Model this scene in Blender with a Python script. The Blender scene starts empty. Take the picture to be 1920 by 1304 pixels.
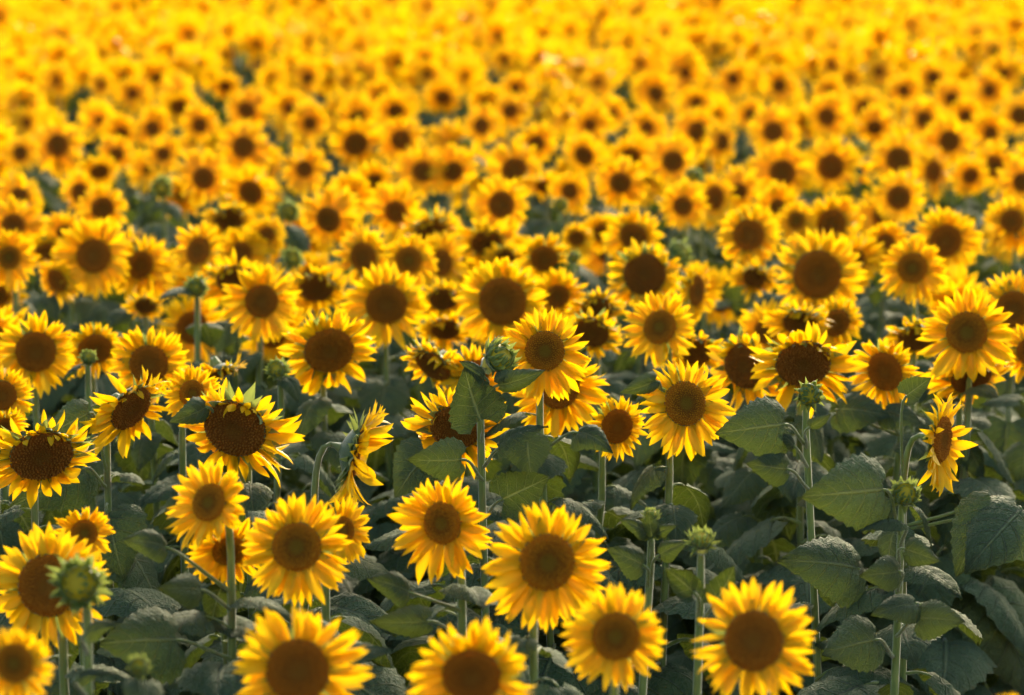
import bpy, math, random
import numpy as np
from mathutils import Matrix, Vector

R = math.radians
random.seed(7)
rng = np.random.default_rng(7)
scene = bpy.context.scene
COL = scene.collection

# ------------------------------------------------------------------ camera
LENS, SENSOR = 135.0, 36.0
F = 1920 * LENS / SENSOR            # focal length in photo pixels
HORIZON = -380.0                    # the horizon lies above the top edge of the photo
HEAD_Z = 1.55                       # usual height of a flower head
CAM_Z = HEAD_Z + 1.35
PITCH = math.atan((652 - HORIZON) / F)
cam = bpy.data.cameras.new("camera")
cam.lens, cam.sensor_width = LENS, SENSOR
cam.clip_start, cam.clip_end = 0.1, 3000
cam.dof.use_dof = True
cam.dof.focus_distance = 7.95
cam.dof.aperture_fstop = 3.7
cam_o = bpy.data.objects.new("camera", cam)
cam_o.location = (0, 0, CAM_Z)
cam_o.rotation_euler = (R(90) - PITCH, 0, 0)
COL.objects.link(cam_o)
scene.camera = cam_o

# ------------------------------------------------------------------ world, sun, exposure
SUN_EL, SUN_AZ = 22.0, 14.0         # sun low behind the field, a little to the right
world = bpy.data.worlds.new("World")
scene.world = world
world.use_nodes = True
wn = world.node_tree.nodes
sky = wn.new("ShaderNodeTexSky")
sky.sky_type = 'NISHITA'
sky.sun_disc = False
sky.sun_elevation = R(SUN_EL)
sky.sun_rotation = R(SUN_AZ)
sky.air_density, sky.dust_density, sky.ozone_density = 1.0, 5.0, 0.8
wn["Background"].inputs[1].default_value = 0.15
world.node_tree.links.new(sky.outputs[0], wn["Background"].inputs[0])
sun = bpy.data.lights.new("sun", 'SUN')
sun.energy, sun.angle, sun.color = 1.75, R(8.0), (1.0, 0.86, 0.62)
sun_o = bpy.data.objects.new("sun", sun)
az, el = R(SUN_AZ), R(SUN_EL)
to_sun = Vector((math.sin(az) * math.cos(el), math.cos(az) * math.cos(el), math.sin(el)))
sun_o.rotation_euler = to_sun.to_track_quat('Z', 'Y').to_euler()
COL.objects.link(sun_o)
vs = scene.view_settings
vs.view_transform, vs.look, vs.gamma, vs.exposure = 'Standard', 'None', 1.0, 1.36
vs.use_curve_mapping = False
cy = scene.cycles
cy.max_bounces, cy.diffuse_bounces, cy.glossy_bounces, cy.transmission_bounces = 5, 4, 1, 3
cy.use_denoising = True
cy.sample_clamp_indirect = 6
cy.use_adaptive_sampling, cy.adaptive_threshold, cy.adaptive_min_samples = True, 0.03, 24
cy.caustics_reflective = cy.caustics_refractive = False


# ------------------------------------------------------------------ materials
def mat(name):
    m = bpy.data.materials.new(name)
    m.use_nodes = True
    m.node_tree.nodes.clear()
    return m, m.node_tree


class NT:
    def __init__(s, nt):
        s.nt = nt

    def n(s, t, **kw):
        x = s.nt.nodes.new(t)
        for k, v in kw.items():
            setattr(x, k, v)
        return x

    def set(s, inp, v):
        if hasattr(v, 'is_output') or isinstance(v, bpy.types.NodeSocket):
            s.nt.links.new(v, inp)
        else:
            inp.default_value = v

    def m(s, op, a, b=0.0, c=0.0, clamp=False):
        x = s.n("ShaderNodeMath", operation=op, use_clamp=clamp)
        s.set(x.inputs[0], a); s.set(x.inputs[1], b); s.set(x.inputs[2], c)
        return x.outputs[0]

    def mix(s, f, a, b):
        x = s.n("ShaderNodeMix", data_type='RGBA')
        s.set(x.inputs[0], f)
        s.set(x.inputs[6], a if not isinstance(a, tuple) else (*a, 1))
        s.set(x.inputs[7], b if not isinstance(b, tuple) else (*b, 1))
        return x.outputs[2]

    def attr(s, name):
        return s.n("ShaderNodeAttribute", attribute_name=name).outputs['Fac']

    def ramp(s, v, lo, hi):
        x = s.n("ShaderNodeMapRange", interpolation_type='SMOOTHSTEP')
        s.set(x.inputs[0], v); s.set(x.inputs[1], lo); s.set(x.inputs[2], hi)
        return x.outputs[0]

    def noise(s, scale, detail=3.0, vec=None):
        x = s.n("ShaderNodeTexNoise")
        x.inputs['Scale'].default_value = scale
        x.inputs['Detail'].default_value = detail
        if vec is None:
            vec = s.n("ShaderNodeTexCoord").outputs['Object']
        s.nt.links.new(vec, x.inputs['Vector'])
        return x.outputs['Fac']

    def rnd(s):
        a = s.n("ShaderNodeObjectInfo").outputs['Random']
        return s.m('FRACT', s.m('ADD', a, s.attr('rnd')))

    def bump(s, h, strength, dist):
        x = s.n("ShaderNodeBump")
        x.inputs['Strength'].default_value = strength
        x.inputs['Distance'].default_value = dist
        s.nt.links.new(h, x.inputs['Height'])
        return x.outputs[0]

    def finish(s, col, rough=0.5, spec=0.3, sheen=0.0, trans=None, tfac=0.0, normal=None):
        p = s.n("ShaderNodeBsdfPrincipled")
        s.set(p.inputs['Base Color'], col if not isinstance(col, tuple) else (*col, 1))
        s.set(p.inputs['Roughness'], rough)
        p.inputs['Specular IOR Level'].default_value = spec
        p.inputs['Sheen Weight'].default_value = sheen
        p.inputs['Sheen Roughness'].default_value = 0.4
        if normal is not None:
            s.nt.links.new(normal, p.inputs['Normal'])
        out = p.outputs[0]
        if trans is not None:
            t = s.n("ShaderNodeBsdfTranslucent")
            s.set(t.inputs[0], trans if not isinstance(trans, tuple) else (*trans, 1))
            mx = s.n("ShaderNodeMixShader")
            s.set(mx.inputs[0], tfac)
            s.nt.links.new(out, mx.inputs[1]); s.nt.links.new(t.outputs[0], mx.inputs[2])
            out = mx.outputs[0]
        o = s.n("ShaderNodeOutputMaterial")
        s.nt.links.new(out, o.inputs[0])


def petal_material():
    m, nt = mat("petal_yellow"); k = NT(nt)
    t, u, r = k.attr('t'), k.attr('u'), k.rnd()
    base = k.mix(k.ramp(t, -0.05, 0.5), (0.87, 0.47, 0.003), (0.90, 0.59, 0.006))
    tone = k.mix(r, (0.91, 0.63, 0.012), (0.88, 0.49, 0.004))
    c = k.mix(k.m('MULTIPLY', k.ramp(t, 0.0, 0.6), 0.6), base, tone)
    streak = k.m('MULTIPLY', k.m('SINE', k.m('MULTIPLY', u, 16.0)), 0.5)
    nrm = k.bump(streak, 0.5, 0.0008)
    tr = k.mix(k.ramp(t, 0.0, 0.6), (0.92, 0.47, 0.0), (0.95, 0.57, 0.002))
    k.finish(c, 0.48, 0.25, 0.0, tr, 0.42, nrm)
    return m


def leaf_material():
    m, nt = mat("leaf_green"); k = NT(nt)
    u, v, r = k.attr('u'), k.attr('t'), k.rnd()
    au = k.m('ABSOLUTE', u)
    ph = k.m('FRACT', k.m('MULTIPLY', k.m('SUBTRACT', v, k.m('MULTIPLY', au, 0.26)), 6.0))
    side = k.m('ABSOLUTE', k.m('SUBTRACT', ph, 0.5))
    vein = k.m('SUBTRACT', 1.0, k.ramp(side, 0.0, 0.085))
    vein = k.m('MULTIPLY', vein, k.m('SUBTRACT', 1.0, k.m('MULTIPLY', au, 0.6)))
    mid = k.m('SUBTRACT', 1.0, k.ramp(au, 0.02, 0.07))
    vein = k.m('MAXIMUM', k.m('MULTIPLY', vein, 0.85), mid)
    n1 = k.noise(9.0, 4.0)
    n2 = k.noise(70.0, 3.0)
    cb = k.n("ShaderNodeCombineXYZ")
    k.set(cb.inputs[0], k.m('MULTIPLY', u, 11.0)); k.set(cb.inputs[1], k.m('MULTIPLY', v, 24.0)); k.set(cb.inputs[2], k.m('MULTIPLY', r, 40.0))
    vo = k.n("ShaderNodeTexVoronoi", feature='DISTANCE_TO_EDGE'); vo.inputs['Scale'].default_value = 1.0
    nt.links.new(cb.outputs[0], vo.inputs['Vector'])
    net = k.ramp(vo.outputs['Distance'], 0.0, 0.22)
    base = k.mix(r, (0.026, 0.062, 0.018), (0.062, 0.092, 0.036))
    base = k.mix(k.m('MULTIPLY', k.ramp(n1, 0.45, 0.75), 0.35), base, (0.098, 0.122, 0.052))
    base = k.mix(k.m('MULTIPLY', k.ramp(n2, 0.5, 0.8), 0.2), base, (0.110, 0.130, 0.062))
    base = k.mix(k.m('MULTIPLY', vein, 0.85), base, (0.26, 0.31, 0.13))
    base = k.mix(k.m('MULTIPLY', k.ramp(r, 0.90, 0.97), 0.55), base, (0.17, 0.17, 0.035))
    edge = k.m('MULTIPLY', k.ramp(au, 0.80, 1.0), k.ramp(k.noise(22.0, 2.0), 0.56, 0.68))
    base = k.mix(k.m('MULTIPLY', edge, 0.8), base, (0.20, 0.13, 0.05))
    geo = k.n("ShaderNodeNewGeometry").outputs['Backfacing']
    base = k.mix(k.m('MULTIPLY', geo, 0.5), base, (0.10, 0.15, 0.065))
    base = k.mix(k.m('MULTIPLY', k.m('SUBTRACT', 1.0, net), 0.16), base, (0.20, 0.23, 0.11))
    h = k.m('ADD', k.m('ADD', k.m('MULTIPLY', vein, -1.2), k.m('MULTIPLY', net, 0.22)), k.m('MULTIPLY', n2, 0.10))
    nrm = k.bump(h, 1.0, 0.010)
    tr = k.mix(vein, (0.15, 0.21, 0.018), (0.28, 0.33, 0.06))
    k.finish(base, k.m('ADD', 0.60, k.m('MULTIPLY', n1, 0.25)), 0.13, 0.06, tr, 0.15, nrm)
    return m


def green_material(name, a, b, tip, tfac, sheen):
    m, nt = mat(name); k = NT(nt)
    t, r = k.attr('t'), k.rnd()
    n1 = k.noise(60.0, 3.0)
    c = k.mix(r, a, b)
    c = k.mix(k.m('MULTIPLY', k.ramp(n1, 0.35, 0.75), 0.4), c, tip)
    c = k.mix(k.m('MULTIPLY', k.ramp(t, 0.55, 1.0), 0.7), c, tip)
    nrm = k.bump(k.noise(180.0, 2.0), 0.35, 0.002)
    k.finish(c, 0.55, 0.3, sheen, tuple(min(1, x * 2.2) for x in tip), tfac, nrm)
    return m


def stem_material():
    m, nt = mat("stem_green"); k = NT(nt)
    tc = k.n("ShaderNodeTexCoord").outputs['Object']
    mp = k.n("ShaderNodeMapping"); mp.inputs['Scale'].default_value = (220, 220, 14)
    nt.links.new(tc, mp.inputs[0])
    n1 = k.noise(1.0, 3.0, mp.outputs[0])
    n2 = k.noise(11.0, 3.0)
    c = k.mix(k.ramp(n1, 0.3, 0.7), (0.15, 0.21, 0.050), (0.28, 0.34, 0.095))
    c = k.mix(k.m('MULTIPLY', k.ramp(n2, 0.45, 0.75), 0.6), c, (0.17, 0.13, 0.06))
    k.finish(c, 0.6, 0.2, 0.6, (0.4, 0.42, 0.12), 0.12, k.bump(n1, 0.5, 0.0015))
    return m


def disc_material(name, core, ring, rim, dot):
    m, nt = mat(name); k = NT(nt)
    r, tip = k.attr('t'), k.attr('u')
    wob = k.m('MULTIPLY', k.m('SUBTRACT', k.noise(25.0, 2.0), 0.5), 0.30)
    rr = k.m('ADD', r, wob)
    c = k.mix(k.ramp(rr, 0.18, 0.42), core, ring)
    c = k.mix(k.ramp(rr, 0.45, 1.0), c, rim)
    pick = k.ramp(k.noise(34.0, 1.0), 0.40, 0.62)
    dots = k.m('MULTIPLY', k.m('MULTIPLY', tip, k.m('ADD', 0.35, k.m('MULTIPLY', pick, 0.65))), k.ramp(rr, 0.20, 0.6))
    c = k.mix(k.m('MULTIPLY', dots, 0.8), c, dot)
    c = k.mix(k.m('MULTIPLY', k.ramp(k.noise(300.0, 1.0), 0.4, 0.7), 0.4), c, (0.03, 0.012, 0.004))
    k.finish(c, 0.9, 0.06, 0.0)
    return m


def soil_material():
    m, nt = mat("soil"); k = NT(nt)
    n1, n2 = k.noise(0.4, 5.0), k.noise(14.0, 6.0)
    c = k.mix(n1, (0.13, 0.09, 0.06), (0.27, 0.21, 0.14))
    c = k.mix(k.m('MULTIPLY', n2, 0.6), c, (0.09, 0.065, 0.045))
    k.finish(c, 0.9, 0.1, 0, normal=k.bump(n2, 0.8, 0.04))
    return m


M_PETAL = petal_material()
M_LEAF = leaf_material()
M_STEM = stem_material()
M_BRACT = green_material("bract_green", (0.060, 0.125, 0.022), (0.105, 0.18, 0.038), (0.21, 0.25, 0.05), 0.25, 0.25)
M_CALYX = green_material("calyx_green", (0.060, 0.110, 0.030), (0.08, 0.13, 0.045), (0.11, 0.16, 0.05), 0.05, 0.3)
M_BUDCORE = green_material("bud_core_yellow", (0.42, 0.33, 0.012), (0.30, 0.28, 0.015), (0.60, 0.42, 0.012), 0.1, 0.1)
M_DISC = {
    'f': disc_material("disc_fresh", (0.20, 0.115, 0.012), (0.17, 0.058, 0.007), (0.46, 0.145, 0.009), (0.75, 0.34, 0.016)),
    'm': disc_material("disc_brown", (0.24, 0.10, 0.012), (0.21, 0.070, 0.008), (0.38, 0.115, 0.009), (0.62, 0.24, 0.018)),
    'd': disc_material("disc_dark", (0.18, 0.078, 0.012), (0.165, 0.060, 0.009), (0.25, 0.082, 0.010), (0.42, 0.17, 0.026)),
}
M_SOIL = soil_material()


# ------------------------------------------------------------------ geometry helpers
class Geo:
    """verts (n,3), faces (list of index tuples), point attributes t, u, rnd, material index per face"""
    def __init__(s, v, f, t=None, u=None, rnd=0.0, mi=0):
        s.v = np.asarray(v, float).reshape(-1, 3)
        s.f = f
        n = len(s.v)
        s.t = np.zeros(n) if t is None else np.asarray(t, float)
        s.u = np.zeros(n) if u is None else np.asarray(u, float)
        s.r = np.full(n, rnd)
        s.mi = [mi] * len(f)

    def xf(s, M, rnd=None):
        A = np.array(M)
        g = Geo(s.v @ A[:3, :3].T + A[:3, 3], s.f, s.t, s.u)
        g.r = s.r if rnd is None else np.full(len(s.v), rnd)
        g.mi = s.mi
        return g


def join(gs):
    off, V, Fc, T, U, Rn, MI = 0, [], [], [], [], [], []
    for g in gs:
        V.append(g.v); T.append(g.t); U.append(g.u); Rn.append(g.r); MI += g.mi
        Fc += [tuple(i + off for i in f) for f in g.f]
        off += len(g.v)
    o = Geo(np.concatenate(V), Fc, np.concatenate(T), np.concatenate(U))
    o.r = np.concatenate(Rn); o.mi = MI
    return o


def mesh(name, g, mats):
    me = bpy.data.meshes.new(name)
    me.from_pydata(g.v.tolist(), [], g.f)
    for nm, a in (('t', g.t), ('u', g.u), ('rnd', g.r)):
        at = me.attributes.new(nm, 'FLOAT', 'POINT')
        at.data.foreach_set('value', np.asarray(a, np.float32))
    me.polygons.foreach_set('use_smooth', [True] * len(me.polygons))
    for m_ in (mats if isinstance(mats, (list, tuple)) else [mats]):
        me.materials.append(m_)
    if any(g.mi):
        me.polygons.foreach_set('material_index', g.mi)
    me.update()
    return me


def obj(name, me, parent=None, M=None):
    o = bpy.data.objects.new(name, me)
    COL.objects.link(o)
    if parent is not None:
        o.parent = parent
    if M is not None:
        o.matrix_basis = M
    return o


def tag(o, label, cat, group=None, kind=None):
    o['label'] = label
    o['category'] = cat
    if group:
        o['group'] = group
    if kind:
        o['kind'] = kind


def grid_faces(nu, nv):
    return [(j * nu + i, j * nu + i + 1, (j + 1) * nu + i + 1, (j + 1) * nu + i)
            for j in range(nv - 1) for i in range(nu - 1)]


def tube(path, radii, sides=8, cap=True):
    P = [Vector(p) for p in path]
    V, T = [], []
    n = len(P)
    ref = Vector((1, 0, 0))
    for i, p in enumerate(P):
        d = (P[min(i + 1, n - 1)] - P[max(i - 1, 0)]).normalized()
        a = d.cross(ref)
        if a.length < 0.2:
            a = d.cross(Vector((0, 1, 0)))
        a.normalize()
        b = a.cross(d).normalized()
        for k in range(sides):
            th = 2 * math.pi * k / sides
            V.append(p + (a * math.cos(th) + b * math.sin(th)) * radii[i])
            T.append(i / (n - 1))
    Fc = []
    for i in range(n - 1):
        for k in range(sides):
            k2 = (k + 1) % sides
            Fc.append((i * sides + k, i * sides + k2, (i + 1) * sides + k2, (i + 1) * sides + k))
    if cap:
        Fc.append(tuple(range((n - 1) * sides, n * sides)))
    return Geo([tuple(v) for v in V], Fc, T)


def bezier(a, b, c, d, n):
    out = []
    for i in range(n):
        t = i / (n - 1); s = 1 - t
        out.append(a * s ** 3 + b * 3 * s * s * t + c * 3 * s * t * t + d * t ** 3)
    return out


# ---- petal: base at the origin, runs along +X for length 1, faces +Z
def petal_geo(rs, nu=5, nv=8, curl=0.0, twist=0.0, width=0.15, hook=0.0):
    V, T, U = [], [], []
    x = z = 0.0
    ang = 0.0
    side = rs.uniform(-0.10, 0.10)
    ridge = rs.uniform(0.02, 0.05)
    wp = rs.uniform(0.48, 0.60)
    for j in range(nv):
        t = j / (nv - 1)
        if j:
            ang = curl * t + hook * max(0.0, t - 0.55) ** 2 * 4
            x += math.cos(ang) / (nv - 1)
            z += math.sin(ang) / (nv - 1)
        w = width * min(1.0, (0.42 + 1.5 * t)) * (1 - max(0.0, (t - wp) / (1 - wp)) ** 1.8) ** 1.0
        w = max(w, 0.004)
        tw = twist * t
        for i in range(nu):
            u = -1 + 2 * i / (nu - 1)
            yy = u * w
            cup = 0.34 * w * u * u + ridge * (math.cos(2 * math.pi * u) - 1) * 0.25 * w / width
            px = x - math.sin(ang) * cup
            pz = z + math.cos(ang) * cup + yy * math.sin(tw)
            py = yy * math.cos(tw) + side * t * t
            V.append((px, py, pz)); T.append(t); U.append(u)
    return Geo(V, grid_faces(nu, nv), T, U)


_rs = random.Random(3)
PETAL_SPEC = []
for i in range(14):
    back = i % 7
    curl = [-0.25, -0.6, 0.15, 0.5, -0.1, -0.95, 0.3][back] + _rs.uniform(-.12, .12)
    hook = [0.3, -0.3, -0.5, 0.6, 0.9, 0.5, -0.8][back]
    PETAL_SPEC.append(dict(curl=curl, hook=hook, twist=_rs.uniform(-0.9, 0.9), width=_rs.uniform(0.108, 0.150)))
PETAL_GEO = [petal_geo(_rs, **s) for s in PETAL_SPEC]
PETAL_LO = [petal_geo(_rs, nu=3, nv=5, **s) for s in PETAL_SPEC]
PETAL_ME = [mesh("petal", g, M_PETAL) for g in PETAL_GEO]


def petal_layout(rs, disc_r, outer_r, style, n1, n2):
    """matrices of the ray petals in the head's frame (face towards +Z, +Y up)"""
    out = []
    e_head, ph1, ph2 = rs.gauss(0, 0.10), rs.uniform(0, 6.3), rs.uniform(0, 6.3)
    amp1, amp2 = rs.uniform(0.02, 0.10), rs.uniform(0.02, 0.09)
    gap_a, gap_w = rs.uniform(0, 6.3), rs.choice((0, 0, 0, 0.12, 0.2))
    pool = rs.sample(range(14), 9)
    for layer, n in enumerate((n1, n2)):
        off = rs.uniform(0, 6.28)
        for i in range(n):
            a = off + (i + rs.uniform(-0.28, 0.28)) * 2 * math.pi / n
            up = math.sin(a)
            if gap_w and abs((a - gap_a + 3.14) % 6.283 - 3.14) < gap_w and rs.random() < 0.7:
                continue
            e = {'f': 0.20, 'm': 0.06, 'd': -0.16, 's': 0.50}[style] + e_head + rs.gauss(0, 0.13) - 0.14 * layer + 2.0 * amp1 * math.sin(a + ph2)
            if style != 'f':
                e += 0.10 * up + (0.25 if rs.random() < 0.14 else 0)
            L = 1.04 * (outer_r - disc_r * 0.90) * rs.uniform(0.90, 1.10) / max(0.8, math.cos(e))
            if style == 'd' and up > 0.5:
                L *= rs.uniform(0.6, 1.0)
            elif style == 'd' and up < 0:
                L *= rs.uniform(0.95, 1.25)
            if style == 'd' and up > 0.5 and rs.random() < 0.5:
                e = rs.uniform(0.5, 1.7); L *= 0.75
            L *= (1.0 - 0.10 * up) * (1 + amp1 * math.sin(a + ph1) + amp2 * math.sin(3 * a + ph2))
            if rs.random() < 0.07:
                L *= rs.uniform(0.55, 0.8)
            w = max(L, 2 * math.pi * disc_r / n1 * 5.4) * rs.uniform(0.85, 1.15)
            z = disc_r * (-0.02 - 0.07 * layer)
            M = (Matrix.Rotation(a, 4, 'Z') @ Matrix.Translation((disc_r * 0.90, 0, z)) @
                 Matrix.Rotation(-e, 4, 'Y') @ Matrix.Rotation(rs.gauss(0, 0.22), 4, 'X') @
                 Matrix.Rotation(rs.gauss(0, 0.10), 4, 'Z') @ Matrix.Diagonal((L, w, L, 1)))
            if style == 'f':
                k = rs.choice([0, 2, 4, 7, 9, 11, 0, 6, 13, 3] + pool[:4])
            elif style == 'm':
                k = rs.choice(pool)
            else:
                k = rs.choice([1, 5, 0, 8, 12, 3, 10, 4, 6])
            out.append((k, M))
    return out


# ---- disc of florets (radius 1, faces +Z)
def disc_geo(n, seed, sides=5, dome=0.16):
    rs = random.Random(seed)
    V, Fc, T, U = [], [], [], []
    rings, seg = 9, 36

    def hz(r):
        return dome * (1 - r * r) - 0.10 * math.exp(-(r / 0.28) ** 2) + 0.05 * math.exp(-((r - 0.80) / 0.13) ** 2) - 0.05 * max(0, r - 0.85) * 6
    V.append((0, 0, hz(0))); T.append(0); U.append(0)
    for j in range(1, rings + 1):
        r = j / rings * 1.02
        for k in range(seg):
            th = 2 * math.pi * k / seg
            V.append((r * math.cos(th), r * math.sin(th), hz(r))); T.append(r); U.append(0)
    for k in range(seg):
        Fc.append((0, 1 + k, 1 + (k + 1) % seg))
    for j in range(rings - 1):
        for k in range(seg):
            a = 1 + j * seg; k2 = (k + 1) % seg
            Fc.append((a + k, a + seg + k, a + seg + k2, a + k2))
    for i in range(n):
        r = math.sqrt((i + 0.5) / n) * 0.99
        th = i * 2.39996
        s = 0.80 / math.sqrt(n) * rs.uniform(0.7, 1.2)
        hgt = s * (0.9 + 1.4 * max(0, r - 0.45)) * rs.uniform(0.7, 1.25)
        r = min(0.99, r + rs.gauss(0, .010)); th += rs.gauss(0, 0.012) / max(r, .15)
        cx, cy_ = r * math.cos(th), r * math.sin(th)
        z = hz(r)
        b = len(V)
        for lv, (sc, zz) in enumerate(((1.0, z - 0.004), (0.62, z + hgt))):
            for k in range(sides):
                p = th + 2 * math.pi * k / sides
                V.append((cx + sc * s * math.cos(p), cy_ + sc * s * math.sin(p), zz)); T.append(r); U.append(lv)
        for k in range(sides):
            k2 = (k + 1) % sides
            Fc.append((b + k, b + k2, b + sides + k2, b + sides + k))
        Fc.append(tuple(b + sides + k for k in range(sides)))
    return Geo(V, Fc, T, U)


_dg = disc_geo(330, 1)
DISC_ME = {s: mesh("disc", _dg, M_DISC[s]) for s in 'fmd'}
DISC_ME['s'] = DISC_ME['d']
_dl = disc_geo(120, 2, sides=4)
DISC_LO = {s: mesh("disc", _dl, M_DISC[s]) for s in 'fmd'}


# ---- calyx: the green bowl behind the disc (radius 1)
def calyx_geo():
    prof = [(0.10, -0.62), (0.22, -0.56), (0.48, -0.47), (0.78, -0.32), (0.97, -0.12), (1.0, -0.02), (0.93, 0.0)]
    V, T = [], []
    seg = 22
    for j, (r, z) in enumerate(prof):
        for k in range(seg):
            th = 2 * math.pi * k / seg
            V.append((r * math.cos(th), r * math.sin(th), z)); T.append(0.3)
    Fc = [(j * seg + k, j * seg + (k + 1) % seg, (j + 1) * seg + (k + 1) % seg, (j + 1) * seg + k)
          for j in range(len(prof) - 1) for k in range(seg)]
    return Geo(V, Fc, T)


CALYX_ME = mesh("flower_head", calyx_geo(), M_CALYX)


# ---- bract: pointed green scale, base at origin along +X, length 1
def bract_geo(rs, curl, width=0.26, nu=5, nv=7):
    V, T, U = [], [], []
    x = z = 0.0
    for j in range(nv):
        t = j / (nv - 1)
        ang = curl * (t - 0.2)
        if j:
            x += math.cos(ang) / (nv - 1); z += math.sin(ang) / (nv - 1)
        w = width * (math.sin(math.pi * min(1, 0.28 + t * 0.62)) * (1 - t) ** 0.75 + 0.01)
        for i in range(nu):
            u = -1 + 2 * i / (nu - 1)
            cup = 0.5 * w * u * u
            V.append((x - math.sin(ang) * cup, u * w, z + math.cos(ang) * cup)); T.append(t); U.append(u)
    return Geo(V, grid_faces(nu, nv), T, U)


BRACT_GEO = [bract_geo(_rs, c, w) for c, w in ((0.5, .28), (0.9, .30), (-0.3, .26), (1.4, .30), (0.1, .24))]
BRACT_ME = [mesh("bract", g, M_BRACT) for g in BRACT_GEO]


def bract_layout(rs, disc_r, droop=False):
    out = []
    for layer, n in enumerate((15, 14)):
        for i in range(n):
            a = (i + rs.uniform(-.25, .25) + 0.5 * layer) * 2 * math.pi / n
            e = rs.uniform(-0.55, 0.10) - 0.15 * layer
            L = disc_r * rs.uniform(0.50, 0.85)
            if droop and math.sin(a) > 0.35 and rs.random() < 0.75:
                e = rs.uniform(0.2, 1.2)
            M = (Matrix.Rotation(a, 4, 'Z') @ Matrix.Translation((disc_r * (0.92 - 0.08 * layer), 0, disc_r * (-0.14 - 0.1 * layer))) @
                 Matrix.Rotation(-e, 4, 'Y') @ Matrix.Rotation(rs.gauss(0, .2), 4, 'X') @ Matrix.Diagonal((L, L, L, 1)))
            out.append((rs.choice((0, 1, 2, 4)), M))
    return out


# ---- leaf: heart-shaped blade on a stalk; origin where the stalk leaves the stem, runs along +X
WV = [0, .05, .12, .2, .3, .42, .55, .68, .8, .89, .95, 1.0]
WW = [.23, .36, .43, .455, .44, .395, .325, .24, .155, .085, .040, .0]


def leaf_geo(rs, stalk, rise, a0, a1, fold, nu=11, nv=15):
    sp = [Vector((0, 0, 0))]
    n = 6
    for i in range(1, n + 1):
        ang = rise + (a0 - rise) * (i / n) ** 2
        sp.append(sp[-1] + Vector((math.cos(ang), 0, math.sin(ang))) * stalk / n)
    st = tube([tuple(p) for p in sp], [0.022 - 0.008 * i / n for i in range(n + 1)], 6)
    base = sp[-1]
    mids, angs = [], []
    N = 40
    p = base.copy()
    for i in range(N + 1):
        ang = a0 + (a1 - a0) * (i / N) ** 0.8
        angs.append(ang); mids.append(p.copy())
        p = p + Vector((math.cos(ang), 0, math.sin(ang))) / N
    ph = rs.uniform(0, 6.3); ph2 = rs.uniform(0, 6.3)
    sway = rs.uniform(-0.12, 0.12)
    lop = rs.uniform(-0.10, 0.10)
    V, T, U = [], [], []
    for j in range(nv):
        v = j / (nv - 1)
        w = float(np.interp(v, WV, WW))
        for i in range(nu):
            u = -1 + 2 * i / (nu - 1)
            au = abs(u)
            s = v - 0.17 * au ** 1.7 * (1 - v) ** 3
            ww = w * (1 + (0.06 if (j % 2) else -0.04) * (au > 0.98)) * (1 + lop * u)
            k = min(max(s, 0), 1) * N
            k0 = min(int(k), N - 1)
            c = mids[k0].lerp(mids[k0 + 1], k - k0)
            ang = angs[k0]
            if s < 0:
                c = base + Vector((math.cos(a0), 0, math.sin(a0))) * s
                ang = a0
            quilt = 0.030 * math.cos(2 * math.pi * (v - 0.26 * au) * 6.0) * au * (1.15 - au) * 2.2
            z = ww * (fold * au - (fold + 0.28) * au * au) + quilt
            z += 0.035 * math.sin(7 * v + ph + (1.3 if u > 0 else 0)) * au ** 2
            z += 0.02 * math.sin(4 * v + ph2) * u
            V.append((c.x - math.sin(ang) * z, u * ww + sway * v * v, c.z + math.cos(ang) * z))
            T.append(v); U.append(u)
    return Geo(V, grid_faces(nu, nv), T, U), st


LEAF_GEO = []
for i in range(14):
    rise = R(_rs.uniform(25, 55))
    a0 = R(_rs.uniform(-35, 15))
    a1 = a0 - R(_rs.uniform(15, 65))
    LEAF_GEO.append(leaf_geo(_rs, _rs.uniform(.30, .55), rise, a0, a1, _rs.uniform(0.15, 0.85)))
LEAF_ME = [mesh("leaf", b, M_LEAF) for b, s in LEAF_GEO]
STALK_ME = [mesh("leaf_stalk", s, M_STEM) for b, s in LEAF_GEO]
HAND_GEO = [leaf_geo(_rs, .002, 0, R(a), R(b), f, nu=13, nv=19)[0] for a, b, f in ((16, -22, .35), (26, -40, .6), (8, -12, .2), (20, -30, .9))]
HAND_ME = [mesh("leaf", g, M_LEAF) for g in HAND_GEO]
LEAF_LO = [leaf_geo(_rs, .4, R(_rs.uniform(25, 50)), R(_rs.uniform(-35, 10)), R(_rs.uniform(-90, -40)), .3, nu=5, nv=7) for i in range(6)]


# ------------------------------------------------------------------ placing
def ray(px, py):
    d = Vector(((px - 960) / F, 1.0, (652 - py) / F))
    c, s = math.cos(PITCH), math.sin(PITCH)
    return Vector((d.x, c * d.y + s * d.z, -s * d.y + c * d.z))


def head_point(px, py, dz):
    d = ray(px, py)
    k = (HEAD_Z + dz - CAM_Z) / d.z
    return Vector((0, 0, CAM_Z)) + d * k, k


def head_matrix(P, yaw, pitch, roll=0.0):
    n = Vector((math.sin(yaw) * math.cos(pitch), -math.cos(yaw) * math.cos(pitch), -math.sin(pitch)))
    x = Vector((math.cos(yaw), math.sin(yaw), 0))
    y = n.cross(x)
    M = Matrix(((x.x, y.x, n.x, 0), (x.y, y.y, n.y, 0), (x.z, y.z, n.z, 0), (0, 0, 0, 1)))
    return Matrix.Translation(P) @ M @ Matrix.Rotation(roll, 4, 'Z'), n


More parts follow.
